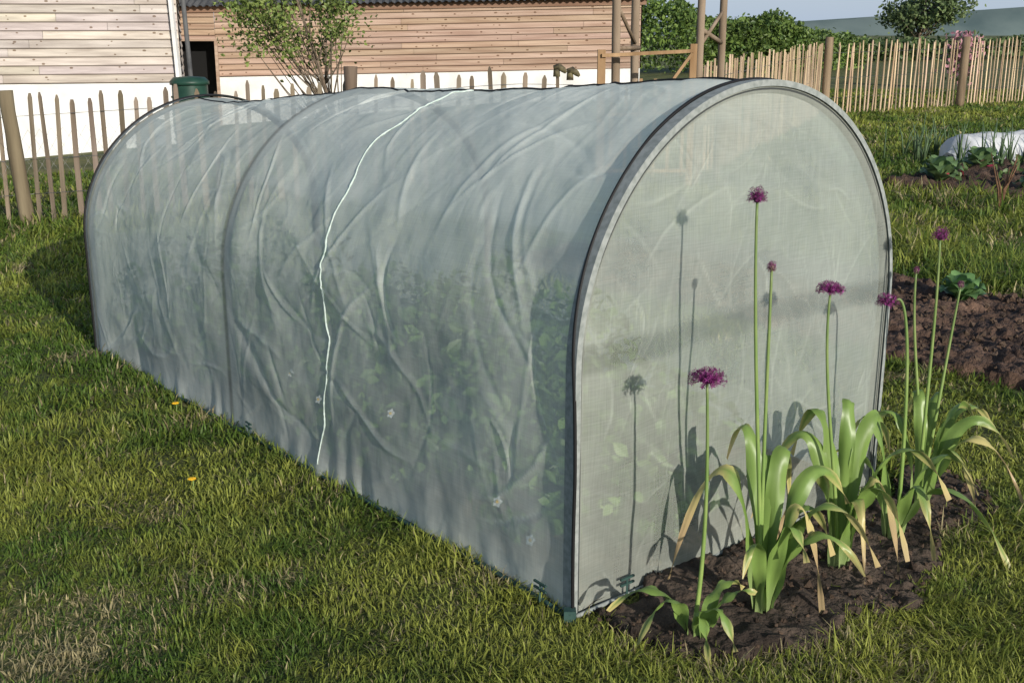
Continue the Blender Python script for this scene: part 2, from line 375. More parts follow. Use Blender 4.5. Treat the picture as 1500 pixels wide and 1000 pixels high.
def net_end(name,t0,sgn,seed):
    ns_,nh=280,270
    a,f=np.meshgrid(np.linspace(0.0,1,ns_),np.linspace(0,1,nh))
    th=np.pi*a; sx=R-R*np.cos(th); top=HS+R*np.sin(th)
    zz=f*top
    def dd(r,p): return r.uniform(0,math.pi) if r.random()<.5 else r.normal(math.pi/2,.4)
    c1,q1=creases(sx,zz,240,(.08,.40),(.0004,.0034),(.004,.012),dd,seed,1.6)
    edge=np.minimum(np.minimum(sx,TW-sx),top-zz); ef=1-np.exp(-(edge/.07)**2)
    dp=ef*((fbm(sx*2,zz*2,seed,3)-.45)*.05+c1+(fbm(sx*7,zz*6,seed+3,4)-.5)*.013)
    x,y,zw=tunnel_pt(sx,t0-sgn*dp,np.maximum(zz,.004))
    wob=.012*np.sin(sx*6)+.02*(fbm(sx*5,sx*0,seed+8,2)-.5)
    shadow_band=np.exp(-((zz-.665+wob)/.036)**4)*(.6+.6*vnoise(sx*5,zz*5,3))  # cast shadow painted across the panel: darker colour, slightly thinner mesh
    op=np.clip(q1*.16,0,.22)*ef+.08*(1-ef)+.12*np.exp(-(zz/.05)**2)-shadow_band*.05+.16*(fbm(sx*3,zz*3,seed+6,3)-.5)
    sh=1-np.clip(shadow_band,0,1)*.28
    I=np.arange(ns_*nh).reshape(nh,ns_); Q=np.stack([I[:-1,:-1],I[:-1,1:],I[1:,1:],I[1:,:-1]],-1).reshape(-1,4)
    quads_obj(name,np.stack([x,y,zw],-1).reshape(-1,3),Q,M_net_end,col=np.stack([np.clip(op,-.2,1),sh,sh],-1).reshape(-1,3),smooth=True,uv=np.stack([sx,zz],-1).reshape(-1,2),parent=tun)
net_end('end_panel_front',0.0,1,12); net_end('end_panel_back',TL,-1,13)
def arch_path(t,off,n=90,v0=0,v1=None,tf=None):
    v1=PER if v1 is None else v1; out=[]
    for vv in np.linspace(v0,v1,n):
        s,z,a,b=arch(vv); tt=t+(tf(vv) if tf else 0)
        out.append(tuple(float(q) for q in tunnel_pt(s+a*off,tt,z+b*off+.004)))
    return out
hb=MB()
for h in (0.012,2.09,TL-.012): hb.tube(arch_path(h,-.014),.013,0,8)
hb.obj('hoops',[M_steel],tun)
sb=MB()
def strip(t0,t1,off,n=110):
    a=arch_path(t0,off,n);b=arch_path(t1,off,n)
    sb.add(a+b,[(i,i+1,n+i+1,n+i) for i in range(n-1)],0,smooth=True)
strip(-.006,.032,.008); strip(TL-.03,TL+.01,.010)
a=arch_path(-.006,.008,110);b=arch_path(-.007,-.008,110)
sb.add(a+b,[(i,i+1,111+i,110+i) for i in range(109)],0,smooth=True)
sb.obj('hoop_sleeves',[M_sleeve],tun)
pb=MB()
pb.tube(arch_path(-.008,.008,n=120,v0=0,v1=PER*.53,tf=lambda v:.050*min(1,max(0,(v-.35)/.9))**1.2+.003*math.sin(v*9)),.0048,0,6)
pb.tube(arch_path(TL+.012,.012,n=110),.007,0,6)
def on_net(vv,tt,extra):
    i=int(np.clip(vv/PER*(NV-1),0,NV-1)); j=int(np.clip(tt/TL*(NU-1),0,NU-1)); dd=float(disp[i,j])+extra
    s_,z_,a_,b_=arch(vv); return tuple(float(q) for q in tunnel_pt(s_+a_*dd,tt,z_+b_*dd))
pb.tube([on_net(PER*.497,t,.002) for t in np.linspace(.05,TL,160)],.0042,0,6)
pb.obj('black_piping',[M_black],tun)
cb=MB()
def seam(t,r,amp,seed,v0=.05,v1=PER*.52):
    pts=[]
    for vv in np.linspace(v0,v1,200):
        tt=t+amp*(float(fbm(np.array(vv*2.5),np.array(seed*1.),seed,4))-.5)*2+.10*(vv/1.6)**2*.6
        pts.append(on_net(vv,tt,.002))
    cb.tube(pts,[r*(.65+.6*random.random()) for _ in pts],0,5)
seam(1.27,.0030,.09,5)
cb.obj('seam_tape',[M_cord],tun)
hm=MB()
def tp(s,t,z): return tuple(float(q) for q in tunnel_pt(s,t,z))
hm.tube([tp(-.018,t,.010) for t in np.linspace(0,TL,40)],.008,0,6)
hm.tube([tp(TW+.015,t,.010) for t in np.linspace(0,TL,20)],.008,0,6)
hm.tube([tp(s,-.012,.010) for s in np.linspace(0,TW,20)],.006,1,6)
for s_,t_,ax in ((.17,-.02,0),(-.028,.10,1),(1.12,-.02,0),(-.02,1.9,1)):
    p=Vector(tp(s_,t_,.055)); dr=Vector((Wd[0],Wd[1],0)) if ax==0 else Vector((Td[0],Td[1],0))
    up=Vector((0,0,1))
    for k in (-1,1): hm.beam(p-dr*.024+up*.008*k,p+dr*.024+up*.008*k,.006,.005,0)
    hm.beam(p-up*.05,p+up*.006,.005,.004,0)
p=Vector(tp(-.02,-.01,.02)); hm.box(p,(.03,.025,.03),0)
hm.obj('hem_and_ground_pegs',[M_hem,M_sleeve],tun)

# ------------------------------------------------------------ foliage helper
def leaf_cloud(name,P,size,cols,matl,parent=None,up=.0,elong=1.6,fold=True):
    n=len(P); P=np.asarray(P); size=np.asarray(size)[:,None]
    nrm=rng.normal(size=(n,3)); nrm[:,2]+=up; nrm/=np.linalg.norm(nrm,axis=1)[:,None]
    t=rng.normal(size=(n,3)); t-=nrm*(t*nrm).sum(1)[:,None]; t/=np.linalg.norm(t,axis=1)[:,None]
    b=np.cross(nrm,t)
    v=np.zeros((n,6,3))
    v[:,0]=P-t*size*elong*.5; v[:,1]=P+b*size*.5-t*size*.1+nrm*size*.12; v[:,2]=P+b*size*.33+t*size*elong*.25+nrm*size*.10
    v[:,3]=P+t*size*elong*.5; v[:,4]=P-b*size*.33+t*size*elong*.25+nrm*size*.10; v[:,5]=P-b*size*.5-t*size*.1+nrm*size*.12
    k=np.arange(n)[:,None]*6
    q=np.concatenate([k+np.array([[0,1,2,3]]),k+np.array([[0,3,4,5]])],1).reshape(-1,4)
    return quads_obj(name,v.reshape(-1,3),q,matl,col=np.repeat(cols[:,None,:],6,1).reshape(-1,3),parent=parent)
def gcols(n,c1,c2,j=.3):
    f=rng.uniform(0,1,(n,1)); return (np.array(c1)*(1-f)+np.array(c2)*f)*(1-j/2+j*rng.uniform(0,1,(n,1)))
P=[]
for k in range(120):
    s0=rng.uniform(.16,TW-.16); t0=rng.uniform(.18,TL-.15)
    hh=rng.uniform(.16,.34)*(1.9 if t0>.6 and rng.random()<.5 else 1); rr=rng.uniform(.12,.22)
    for i in range(95):
        q=rng.normal(size=3); q/=np.linalg.norm(q); q*=rng.uniform(.5,1)**.5
        s_=np.clip(s0+q[0]*rr,.09,TW-.09); t_=np.clip(t0+q[1]*rr,.09,TL-.05); zc=max(.02,hh*(.5+.5*q[2]))
        P.append(tunnel_pt(s_,t_,zc))
P=np.array(P,float); leaf_cloud('strawberry_plants',P,rng.uniform(.018,.045,len(P)),gcols(len(P),(.05,.10,.025),(.14,.23,.055),.7),M_leaf,up=1.2)
M_petal_w=mat('white_petal',(.85,.85,.82),rough=.6,trans=.2); M_yel=mat('yellow_centre',(.75,.45,.02),rough=.6)
fb=MB()
for s_,t_,zc in ((-.012,.33,.20),(.0,.20,.13),(.03,.95,.3),(.06,1.5,.22),(.1,1.8,.25)):
    c=Vector(tp(s_+.02,t_,zc)); face=Vector((-.55,-.7,.45)).normalized(); X_=face.orthogonal().normalized(); Y_=face.cross(X_)
    for k in range(5):
        a=k*2*math.pi/5; d=X_*math.cos(a)+Y_*math.sin(a); e=face.cross(d)
        fb.add([c,c+d*.009+e*.007,c+d*.017,c+d*.009-e*.007],[(0,1,2,3)],0)
    fb.box(c+face*.002,(.006,.006,.006),1)
fb.obj('strawberry_flowers',[M_petal_w,M_yel])

# ------------------------------------------------------------ alliums
M_stem=mat('allium_stem',(.14,.24,.06),(.21,.30,.09),scale=12,rough=.5,usecol=True)
M_strap=mat('allium_leaf',(.8,.85,.8),(1,1,1),scale=18,rough=.38,usecol=True,trans=.3,spec=.4,stretch=(1,1,.3))
M_flo=mat('allium_floret',W1,rough=.6,usecol=True,trans=.2)
def bez(p0,p1,p2,p3,n):
    o=[]
    for i in range(n):
        t=i/(n-1);k=1-t; o.append(Vector(p0)*k**3+Vector(p1)*3*k*k*t+Vector(p2)*3*k*t*t+Vector(p3)*t**3)
    return o
def head(mb,c,r,fl,dirv,n,bud=False):
    c=Vector(c)
    prof=[(r*.55*math.sin(math.pi*k/8)*(.9),-r*.5*math.cos(math.pi*k/8)*fl) for k in range(9)]
    mb.lathe([(max(a,.0003),b) for a,b in prof],c,2,10,(.08,.015,.06) if not bud else (.20,.14,.10))
    for i in range(n):
        z=1-2*(i+.5)/n
        if z<(-.35 if not bud else -.9): continue
        ph=i*2.39996+random.uniform(-.3,.3); rr=math.sqrt(1-z*z)
        d=Vector((rr*math.cos(ph),rr*math.sin(ph),z*fl)); 
        L=r*random.uniform(.72,1.15)*(1 if not bud else .8)
        p=c+d*L; dn=d.normalized()
        X_=dn.orthogonal().normalized(); Y_=dn.cross(X_)
        k=random.uniform(.5,1.2); col=(.175*k,.016*k,.125*k) if random.random()<.8 else (.32*k,.05*k,.25*k)
        if bud and z<0.25: col=(.20*k,.13*k,.12*k) if z<-.1 else (.33*k,.14*k,.25*k)
        base=c+d*L*.45
        mb.add([base+X_*.0006,base-X_*.0006,p-X_*.0006,p+X_*.0006],[(0,1,2,3)],2,(.14*k,.04*k,.09*k))
        w_=r*.16; o0=random.uniform(0,6)
        for j in range(5):
            a=o0+j*2*math.pi/5; e=X_*math.cos(a)+Y_*math.sin(a); g=dn.cross(e)
            mb.add([p,p+e*w_*.55+g*w_*.18+dn*w_*.35,p+e*w_*1.2+dn*w_*.75,p+e*w_*.55-g*w_*.18+dn*w_*.35],[(0,1,2,3)],2,col)
def leaf(mb,base,az,L,rise,droop,w,yellow=.2,tw=0,seed=0):
    dx,dy=math.cos(az),math.sin(az); n=22; w=w*1.15; yellow=yellow*.62
    p0=Vector(base); out=L*.55
    p1=p0+Vector((dx*out*.08,dy*out*.08,rise*.75)); p2=p0+Vector((dx*out*.55,dy*out*.55,rise*1.25)); p3=p0+Vector((dx*out*1.1,dy*out*1.1,rise*droop))
    pts=bez(p0,p1,p2,p3,n); vs=[];cc=[]
    for i,p in enumerate(pts):
        t=i/(n-1); tg=(pts[min(i+1,n-1)]-pts[max(i-1,0)]).normalized()
        side=Vector((-dy,dx,0)); side=(Matrix.Rotation(tw*t+.35*math.sin(t*7+seed),3,tg)@side).normalized(); nr=side.cross(tg).normalized()
        ww=w*.5*(min(1,.30+t*1.9))*(1-t**2.6)*(1-.4*max(0,(t-(1-yellow))/max(yellow,.01)))+.0008
        wob=.008*math.sin(t*17+seed)
        for k in(-1,-.5,0,.5,1):
            vs.append(p+side*ww*k+nr*(abs(k)*ww*.32+wob*k*abs(k)))
            g=Vector((.20,.30,.075))*(1+.15*math.sin(seed+k*3)); pale=Vector((.42,.48,.25)); ye=Vector((.62,.52,.22)); br=Vector((.50,.36,.20))
            c=g.lerp(pale,max(0,.55-t*3)) 
            yv=max(0,min(1,(t+abs(k)*.16-(1-yellow))/.2)); c=c.lerp(ye,yv); c=c.lerp(br,max(0,min(1,(t-(1-yellow*.45))/.1))*min(1,yellow*3))
            cc.append(tuple(c))
    fs=[(i*5+j,i*5+j+1,(i+1)*5+j+1,(i+1)*5+j) for i in range(n-1) for j in range(4)]
    mb.add(vs,fs,1,cc,True)
def allium(bx,by,stems,leaves):
    mb=MB()
    for (hx,hy,hz,r,kind) in stems:
        b=Vector((bx+random.uniform(-.012,.012),by+random.uniform(-.012,.012),0)); h=Vector((hx,hy,hz))
        if kind=='bent': path=bez(b,(bx+.015,by,hz*.45),(hx+.07,hy,hz*1.10),(hx+.02,hy,hz),26)
        else: path=bez(b,(bx+(hx-bx)*.1+random.uniform(-.02,.02),by,hz*.35),(hx+random.uniform(-.02,.02),hy,hz*.7),h-Vector((0,0,r*.3)),24)
        k=len(path); mb.tube(path,[.0062-.0030*i/(k-1) for i in range(k)],0,7,cols=[Vector((1.2,1.15,1.0)).lerp(Vector((.8,.72,.9)),i/(k-1)) for i in range(k)])
        if kind=='flower': head(mb,h,r,.58,(0,0,1),210)
        elif kind=='bent': head(mb,h,r,.85,(-1,0,.4),170)
        elif kind=='ball': head(mb,h,r,1.15,(0,0,1),170)
        elif kind=='bud': head(mb,h,r,1.25,(0,0,1),110,True)
    mb.tube([(bx,by,-.02),(bx,by,.04),(bx,by,.08)],[.016,.013,.008],0,9,cols=[(2.2,1.7,2.6),(1.9,1.5,2),(1.3,1.2,1)])
    for i,(az,L,rise,droop,w,ye) in enumerate(leaves):
        leaf(mb,(bx+.018*math.cos(math.radians(az)),by+.018*math.sin(math.radians(az)),.0),math.radians(az),L,rise,droop,w,ye,random.uniform(-1.2,1.2),i*1.7+bx*9)
    return mb.obj('allium_plant',[M_stem,M_strap,M_flo])
allium(.44,2.415,[(.437,2.415,.657,.037,'flower')],
  [(175,.32,.16,.45,.036,.15),(200,.25,.17,-.05,.030,.2),(15,.22,.12,.9,.032,.1),(-60,.20,.15,.3,.040,.15),(-85,.16,.12,.1,.038,.1),(40,.25,.14,.6,.03,.2)])
allium(.62,2.53,[(.551,2.53,1.047,.021,'ball'),(.600,2.56,.883,.0135,'bud')],
  [(145,.40,.48,.05,.036,.75),(110,.30,.50,.7,.036,.35),(30,.42,.40,.62,.044,.2),(60,.28,.48,.5,.044,.25),(5,.45,.36,.35,.036,.45),(-20,.36,.28,.55,.040,.25),(-60,.20,.30,.7,.036,.15),(-120,.25,.26,.7,.034,.2),(20,.30,.34,.4,.036,.3),(85,.25,.44,.6,.044,.2),(-5,.22,.40,.0,.030,.9)])
allium(.885,2.80,[(.809,2.80,.776,.031,'flower')],
  [(150,.38,.46,.2,.038,.35),(120,.30,.48,.55,.044,.25),(40,.32,.46,.6,.040,.15),(0,.44,.40,.50,.038,.35),(75,.25,.48,.7,.040,.15),(200,.32,.38,.2,.034,.9),(-80,.22,.30,.1,.034,.6),(-40,.28,.32,.25,.036,.45),(-15,.24,.36,-.05,.03,.9)])
allium(1.09,2.98,[(1.017,2.98,.702,.027,'bent')],
  [(170,.4,.32,.45,.036,.35),(120,.3,.38,.6,.036,.2),(-35,.52,.26,-.1,.060,.12),(10,.40,.30,.4,.042,.25),(-75,.3,.26,.1,.034,.3)])
allium(1.236,3.18,[(1.22,3.18,.847,.022,'ball')],
  [(0,.42,.34,.5,.038,.3),(-25,.44,.32,.25,.036,.9),(30,.36,.36,.6,.036,.3),(90,.24,.38,.7,.036,.1),(-60,.3,.28,.3,.036,.4)])
allium(1.27,3.27,[(1.194,3.27,.729,.011,'bud'),(1.346,3.31,.677,.012,'bud')],
  [(15,.36,.32,.7,.032,.25),(160,.3,.32,.5,.032,.3),(60,.3,.34,.7,.032,.2)])
for x_,y_ in ((-1.377,4.39),(-1.068,3.515)):
    mb=MB(); z0=float(gz(x_)); mb.tube([(x_,y_,z0),(x_+.004,y_,z0+.05)],.0015,1,5)
    for k in range(26):
        a=k*2.4; r=.011*math.sqrt((k+1)/26); mb.box((x_+r*math.cos(a),y_+r*math.sin(a),z0+.054+.004*math.cos(r*90)),(.006,.003,.003),0,Matrix.Rotation(a,3,'Z'))
    mb.obj('dandelion_flower',[M_yel,M_stem])

# ------------------------------------------------------------ paling fence
def pale(mb,x,y,z0,h,ang,w,lean,leany,tint):
    d=Vector((math.cos(ang),math.sin(ang),0)); n=Vector((-d.y,d.x,0)); th=.014
    rows=[(0,1),(.5,random.uniform(.85,1.05)),(.965,random.uniform(.75,.95)),(1,random.uniform(.15,.5))]
    vs=[]; bow=random.uniform(-.012,.012)
    for f,k in rows:
        c=Vector((x,y,z0+h*f))+d*(lean*f+bow*math.sin(math.pi*f))+n*leany*f
        for a,b in((-1,-1),(1,-1),(1,1),(-1,1)): vs.append(c+d*a*w*.5*k+n*b*th*.5)
    fs=[(i*4+j,i*4+(j+1)%4,(i+1)*4+(j+1)%4,(i+1)*4+j) for i in range(3) for j in range(4)]+[(12,13,14,15)]
    mb.add(vs,fs,0,tint)
def fence_run(mb,pts,hs,sp,tintr=(.7,1.2),grey=(1,1,1),wr=(.024,.042),lr=.035):
    for (a,b),(h0,h1) in zip(zip(pts[:-1],pts[1:]),zip(hs[:-1],hs[1:])):
        a=np.array(a);b=np.array(b);L=np.linalg.norm(b-a);n=int(L/sp);ang=math.atan2(b[1]-a[1],b[0]-a[0])
        for i in range(n):
            f=(i+random.uniform(-.22,.22))/n; p=a+(b-a)*f; t=random.uniform(*tintr)
            pale(mb,p[0],p[1],float(gz(p[0]))-.02,(h0+(h1-h0)*f)+random.uniform(-.06,.06),ang,random.uniform(*wr),random.uniform(-lr,lr),random.uniform(-.02,.02),(t*grey[0],t*grey[1]*random.uniform(.95,1.02),t*grey[2]*random.uniform(.88,1.02)))
        for hf in(.25,.52,.86):
            pp=[(*(a+(b-a)*q),float(gz((a+(b-a)*q)[0]))+hf*(h0+(h1-h0)*q)) for q in np.linspace(0,1,14)]
            mb.tube([(p[0],p[1]-.012,p[2]) for p in pp],.0025,1,4)
def round_post(mb,x,y,h,r,lean=(0,0),tint=(1,1,1)):
    z0=float(gz(x)); n=7
    mb.tube([(x+lean[0]*i/n+random.uniform(-.003,.003),y+lean[1]*i/n,z0-.05+(h+.05)*i/n) for i in range(n+1)],[r*random.uniform(.93,1.05) for _ in range(n+1)],0,10,col=tint)
f1=MB(); fence_run(f1,[(-9,11.1),(-4.55,10.75),(-2.6,10.6),(.55,10.45)],[1.2,1.2,1.16,1.12],.145,(.40,.80),(1,.96,.92),(.036,.060),.05)
round_post(f1,-4.62,10.7,1.27,.068,(-.08,0),(.45,.43,.34)); round_post(f1,-7.3,10.9,1.25,.055); round_post(f1,-1.45,10.40,1.24,.06,(0,0),(.40,.35,.32))
for k in range(34):
    x0_=-6.2+k*.11
    for sg in(-1,1):
        f1.tube([(x0_,10.78,float(gz(x0_))),(x0_+sg*.30,10.76,float(gz(x0_))+.45),(x0_,10.75,float(gz(x0_))+.9)],.0012,1,3)
f1.obj('paling_fence',[M_pale,M_wire])
f2=MB(); fence_run(f2,[(1.78,11.0),(5.4,20.2),(10.9,24.8),(24,35.5)],[1.14,1.26,1.36,1.45],.135,(.9,1.65),(1.08,.97,.84),(.026,.046),.05)
for x_,y_,r_ in ((5.45,20.05,.07),(8.95,23.0,.08),(14.5,27.6,.08)): round_post(f2,x_,y_,1.36,r_,(0,0),(.62,.54,.44))
f2.obj('paling_fence',[M_pale,M_wire])
bt=MB(); M_leather=mat('old_leather',(.04,.032,.02),(.14,.12,.06),scale=25,rough=.7)
for dx,tint,tl in ((0,(1,1,1),.02),(.12,(.8,1,.7),-.01)):
    c=Vector((.40+dx,10.40,tl)); z0=1.08
    bt.tube([c+Vector((0,0,z0+.02)),c+Vector((0,-.01,z0-.03)),c+Vector((0,-.012,z0-.065))],[.026,.030,.032],0,8,col=tint)
    bt.tube([c+Vector((-.025,-.01,z0+.01)),c+Vector((.02,-.015,z0+.025)),c+Vector((.06,-.02,z0-.005)),c+Vector((.085,-.02,z0-.03))],[.024,.03,.026,.012],0,8,col=tint)
bt.obj('hanging_boots',[M_leather])

M_post=mat('timber_post',(.16,.125,.09),(.30,.25,.20),scale=8,rough=.85,bump=.004,usecol=True,stretch=(1,1,.15))
g=MB(); gc=(1.35,1.05,.72)
def B(a,b,w=.045,d=.03,c=gc): g.beam(a,b,w,d,0,c)
B((.80,10.40,.0),(.80,10.40,1.27),.07,.07); B((1.62,10.40,.05),(1.62,10.40,1.32),.06,.05)
B((.80,10.37,1.22),(1.62,10.37,1.26),.06,.03); B((.80,10.37,.70),(1.62,10.37,.72),.05,.03); B((.80,10.37,.2),(1.62,10.37,.2),.05,.03)
B((1.25,10.345,.75),(1.60,10.345,1.24),.05,.025); B((.85,10.345,.22),(1.25,10.345,.70),.05,.025)
for k in range(6): 
    xx=.9+k*.13; B((xx,10.41,.15),(xx,10.41,1.0+random.uniform(-.02,.02)),.03,.012)
g.obj('wooden_gate',[M_post])
p_=MB()
def post(x,y,h,r=.035,lean=0): p_.tube([(x+lean*i/5+random.uniform(-.004,.004),y,-.05+h*i/5) for i in range(6)],[r]*6,0,9,col=(.95,.88,.8))
for xx in (.95,1.17): post(xx,10.55 if xx<1 else 11.0,2.5,.040,-.02)
for xx in (1.70,1.98): post(xx,10.55 if xx<1.8 else 11.0,2.5,.036,.0)
def pt(a,b,r=.022): p_.tube([a,((a[0]+b[0])/2,(a[1]+b[1])/2,(a[2]+b[2])/2),b],r,0,7,col=(.85,.78,.7))
for z_ in (1.28,.6): pt((.92,10.55,z_),(1.20,11.0,z_))
pt((1.70,10.55,1.45),(1.98,11.0,1.32)); pt((1.68,10.55,.6),(2.0,11.0,.6)); pt((.95,10.55,1.65),(1.17,11.0,1.3),.018); pt((1.70,10.55,1.3),(1.98,11.,1.62),.018)
for y_,a_,b_ in ((10.55,.85,1.85),(11.0,1.05,2.1)): pt((a_,y_,2.42),(b_,y_,2.42),.03)
pt((.93,10.5,2.46),(1.2,11.05,2.46)); pt((1.7,10.5,2.46),(2.0,11.05,2.46))
p_.obj('rustic_pergola',[M_post])

# ------------------------------------------------------------ buildings
def boards(mb,a,b,z0,z1,bh,shear,seed,gap=.0):
    r=random.Random(seed); a=Vector(a);b=Vector(b); L=(b-a).length; d=(b-a).normalized(); n=Vector((d.y,-d.x))
    k=0; z=z0
    while z<z1:
        u0=0
        while u0<L:
            u1=min(L,u0+r.uniform(2.2,4.8))
            t=r.uniform(.82,1.12); tint=(t,t*r.uniform(.95,1.0),t*r.uniform(.90,1.02))
            p0=a+d*u0;p1=a+d*(u1-.006)
            def V(p,off,zz,u): return (p[0]+n[0]*off,p[1]+n[1]*off,zz+shear*u)
            lo=.034;hi=.004
            vs=[V(p0,lo,z,u0),V(p1,lo,z,u1),V(p1,hi,z+bh+.004,u1),V(p0,hi,z+bh+.004,u0),V(p0,0,z,u0),V(p1,0,z,u1)]
            mb.add(vs[:4],[(0,1,2,3)],0,tint)
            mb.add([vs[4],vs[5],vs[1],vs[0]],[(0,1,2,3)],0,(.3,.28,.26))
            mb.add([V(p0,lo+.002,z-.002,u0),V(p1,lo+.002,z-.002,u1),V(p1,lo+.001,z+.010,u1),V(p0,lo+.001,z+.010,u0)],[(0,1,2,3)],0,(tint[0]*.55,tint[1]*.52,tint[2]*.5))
            for _ in range(int((u1-u0)*1.8)):
                ku=r.uniform(u0+.05,u1-.05); kz=z+r.uniform(.03,bh-.03); rr=r.uniform(.010,.026); f=(kz-z)/bh
                cp=a+d*ku; off=lo+(hi-lo)*f+.0035
                ring=[(cp[0]+d[0]*rr*1.3*math.cos(q)+n[0]*off,cp[1]+d[1]*rr*1.3*math.cos(q)+n[1]*off,kz+rr*.8*math.sin(q)+shear*ku) for q in np.linspace(0,2*math.pi,7)[:-1]]
                mb.add(ring,[(0,1,2,3,4,5)],0,(tint[0]*.45,tint[1]*.38,tint[2]*.32))
            u0=u1
        z+=bh; k+=1
def wallq(mb,a,b,z0,z1,s0=0,s1=0,m=0,off=0,th=.25):
    a=Vector(a);b=Vector(b);d=(b-a).normalized();n=Vector((d.y,-d.x)); L=(b-a).length
    A0=a+n*off;B0=b+n*off;A1=A0-n*th;B1=B0-n*th
    mb.add([(A0.x,A0.y,z0),(B0.x,B0.y,z0),(B0.x,B0.y,z1+s1),(A0.x,A0.y,z1+s0),(A1.x,A1.y,z0),(B1.x,B1.y,z0),(B1.x,B1.y,z1+s1),(A1.x,A1.y,z1+s0)],[(0,1,2,3),(5,4,7,6),(3,2,6,7),(1,5,6,2),(4,0,3,7)],m)
e=empty('timber_barn')
a=(-17,18.0);b=(-5.82,20.4)
m1=MB(); wallq(m1,a,b,-1.2,.56,0,.02,0,.02); wallq(m1,b,(-7.15,25.2),-1.2,.56,0,0,0,.02); m1.obj('rendered_base',[M_white],e)
m1=MB(); boards(m1,a,b,.58,5.2,.145,.0015,4); boards(m1,b,(-7.15,25.2),.58,5.2,.145,0,5); wallq(m1,a,b,.54,5.2,0,0,0,-.02); m1.obj('board_cladding',[M_board],e)
m1=MB(); m1.beam((-5.84,20.33,.52),(-5.98,20.33,5.2),.16,.06,0); m1.tube([(-5.62,20.36,-.6),(-5.64,20.36,.5),(-5.78,20.36,5.1)],.04,1,10); m1.obj('corner_board_and_downpipe',[M_white,M_roof],e)
m1=MB(); m1.add([(-17.6,17.3,5.1),(-5.3,19.9,5.1),(-6.4,23,6.8),(-18.5,20.4,6.8),(-7.2,26,5.1),(-19,23.5,5.1)],[(0,1,2,3),(3,2,4,5)],0); m1.add([(-17,18.0,5.1),(-5.82,20.4,5.1),(-7.15,25.2,5.1),(-18,22.8,5.1)],[(0,1,2,3)],0); m1.obj('roof',[M_roof],e)
e=empty('long_timber_shed')
a=(-6.34,25.0);b=(2.75,25.0)
m1=MB(); wallq(m1,a,b,-1.2,.50,.01,.20,0,.02); wallq(m1,(2.75,25.0),(2.75,31),-1.2,.7,0,0,0,.0); m1.obj('rendered_base',[M_white],e)
m1=MB(); boards(m1,a,b,.53,1.95,.125,.0195,8); boards(m1,(-7.4,25.0),(-6.34,25.0),1.26,1.95,.125,0.0,9); boards(m1,(2.75,25),(2.75,31),.72,2.1,.125,0,10)
wallq(m1,a,b,.4,1.93,0,.17,0,-.03); m1.obj('board_cladding',[M_board2],e)
m1=MB(); m1.box((-6.85,25.5,.2),(1.0,.05,2.6),0); m1.box((-6.36,25.25,.3),(.03,.5,2),0); m1.beam((-6.33,24.94,-.6),(-6.33,24.94,1.3),.06,.05,1); m1.beam((-7.3,24.94,1.29),(-6.3,24.94,1.29),.06,.05,1); m1.obj('open_doorway',[M_dark,M_board2],e)
m1=MB(); nseg=150; vs=[];xs_=np.linspace(-7.6,3.0,nseg*2)
for i,xx in enumerate(xs_):
    dz=.022*math.sin(i*1.55)+.0185*(xx+6.34)
    vs+=[(xx,24.75,1.98+dz),(xx,29,3.4+dz)]
m1.add(vs,[(2*i,2*i+2,2*i+3,2*i+1) for i in range(len(xs_)-1)],0)
m1.add([(-7.4,24.94,1.84),(2.85,24.94,2.01),(2.85,24.94,2.14),(-7.4,24.94,1.96)],[(0,1,2,3)],1,(.6,.5,.45)); m1.obj('corrugated_roof',[M_roof,M_board2],e)
wb=MB(); x0,y0=-5.02,18.0; z0=float(gz(x0))
wb.lathe([(.001,z0),(.25,z0),(.29,z0+.5),(.275,z0+.85),(.27,z0+1.05)],(x0,y0,0),0,24)
wb.lathe([(.27,z0+1.05),(.30,z0+1.05),(.30,z0+1.10),(.24,z0+1.16),(.001,z0+1.18)],(x0,y0,0),0,24)
for k in range(6): wb.lathe([(.285,z0+.2+k*.13),(.297,z0+.215+k*.13),(.285,z0+.23+k*.13)],(x0,y0,0),0,24)
wb.tube([(x0,y0-.28,z0+.2),(x0,y0-.35,z0+.2),(x0,y0-.36,z0+.15)],.015,0,6)
wb.obj('green_water_butt',[M_bin])

# ------------------------------------------------------------ trees
def tree(name,base,height,crown,nleaf,lsize,c1,c2,trunk_r,seed,nbr=14,clumps=30,csize=.3,bare=.35):
    r=np.random.default_rng(seed); e=empty(name); mb=MB(); bx,by,bz=base
    cc=np.array(crown[:3]); cr=np.array(crown[3:])
    top=Vector((cc[0],cc[1],cc[2]+cr[2]*.5))
    trunk=bez((bx,by,bz-.05),(bx,by,bz+height*.3),(cc[0]*.5+bx*.5,by,bz+height*.6),top,10)
    mb.tube(trunk,[trunk_r*(1-.085*i) for i in range(10)],0,8,col=(.9,.85,.8))
    centers=[]
    for i in range(clumps):
        q=r.normal(size=3);q/=np.linalg.norm(q);q*=r.uniform(.25,1)**.6; centers.append(cc+q*cr)
    for c in centers:
        s_=trunk[int(r.integers(2,8))]; mid=(s_+Vector(c))/2+Vector((0,0,-.06*height*r.uniform(0,1)))
        mb.tube(bez(s_,mid,mid,c,6),[trunk_r*.38,trunk_r*.3,trunk_r*.24,trunk_r*.18,trunk_r*.13,trunk_r*.07],0,5,col=(.8,.8,.75))
    mb.obj('trunk_and_branches',[M_bark],e)
    k=r.integers(0,len(centers),nleaf); C=np.array(centers)[k]
    off=r.normal(size=(nleaf,3))*csize*r.uniform(.5,1.2,(len(centers),1))[k]
    P=C+off; bri=r.uniform(.65,1.35,(len(centers),1))[k]
    cols=gcols(nleaf,c1,c2)*bri
    leaf_cloud('leaves',P,r.uniform(.7,1.3,nleaf)*lsize,cols,M_leaf,parent=e,up=.3)
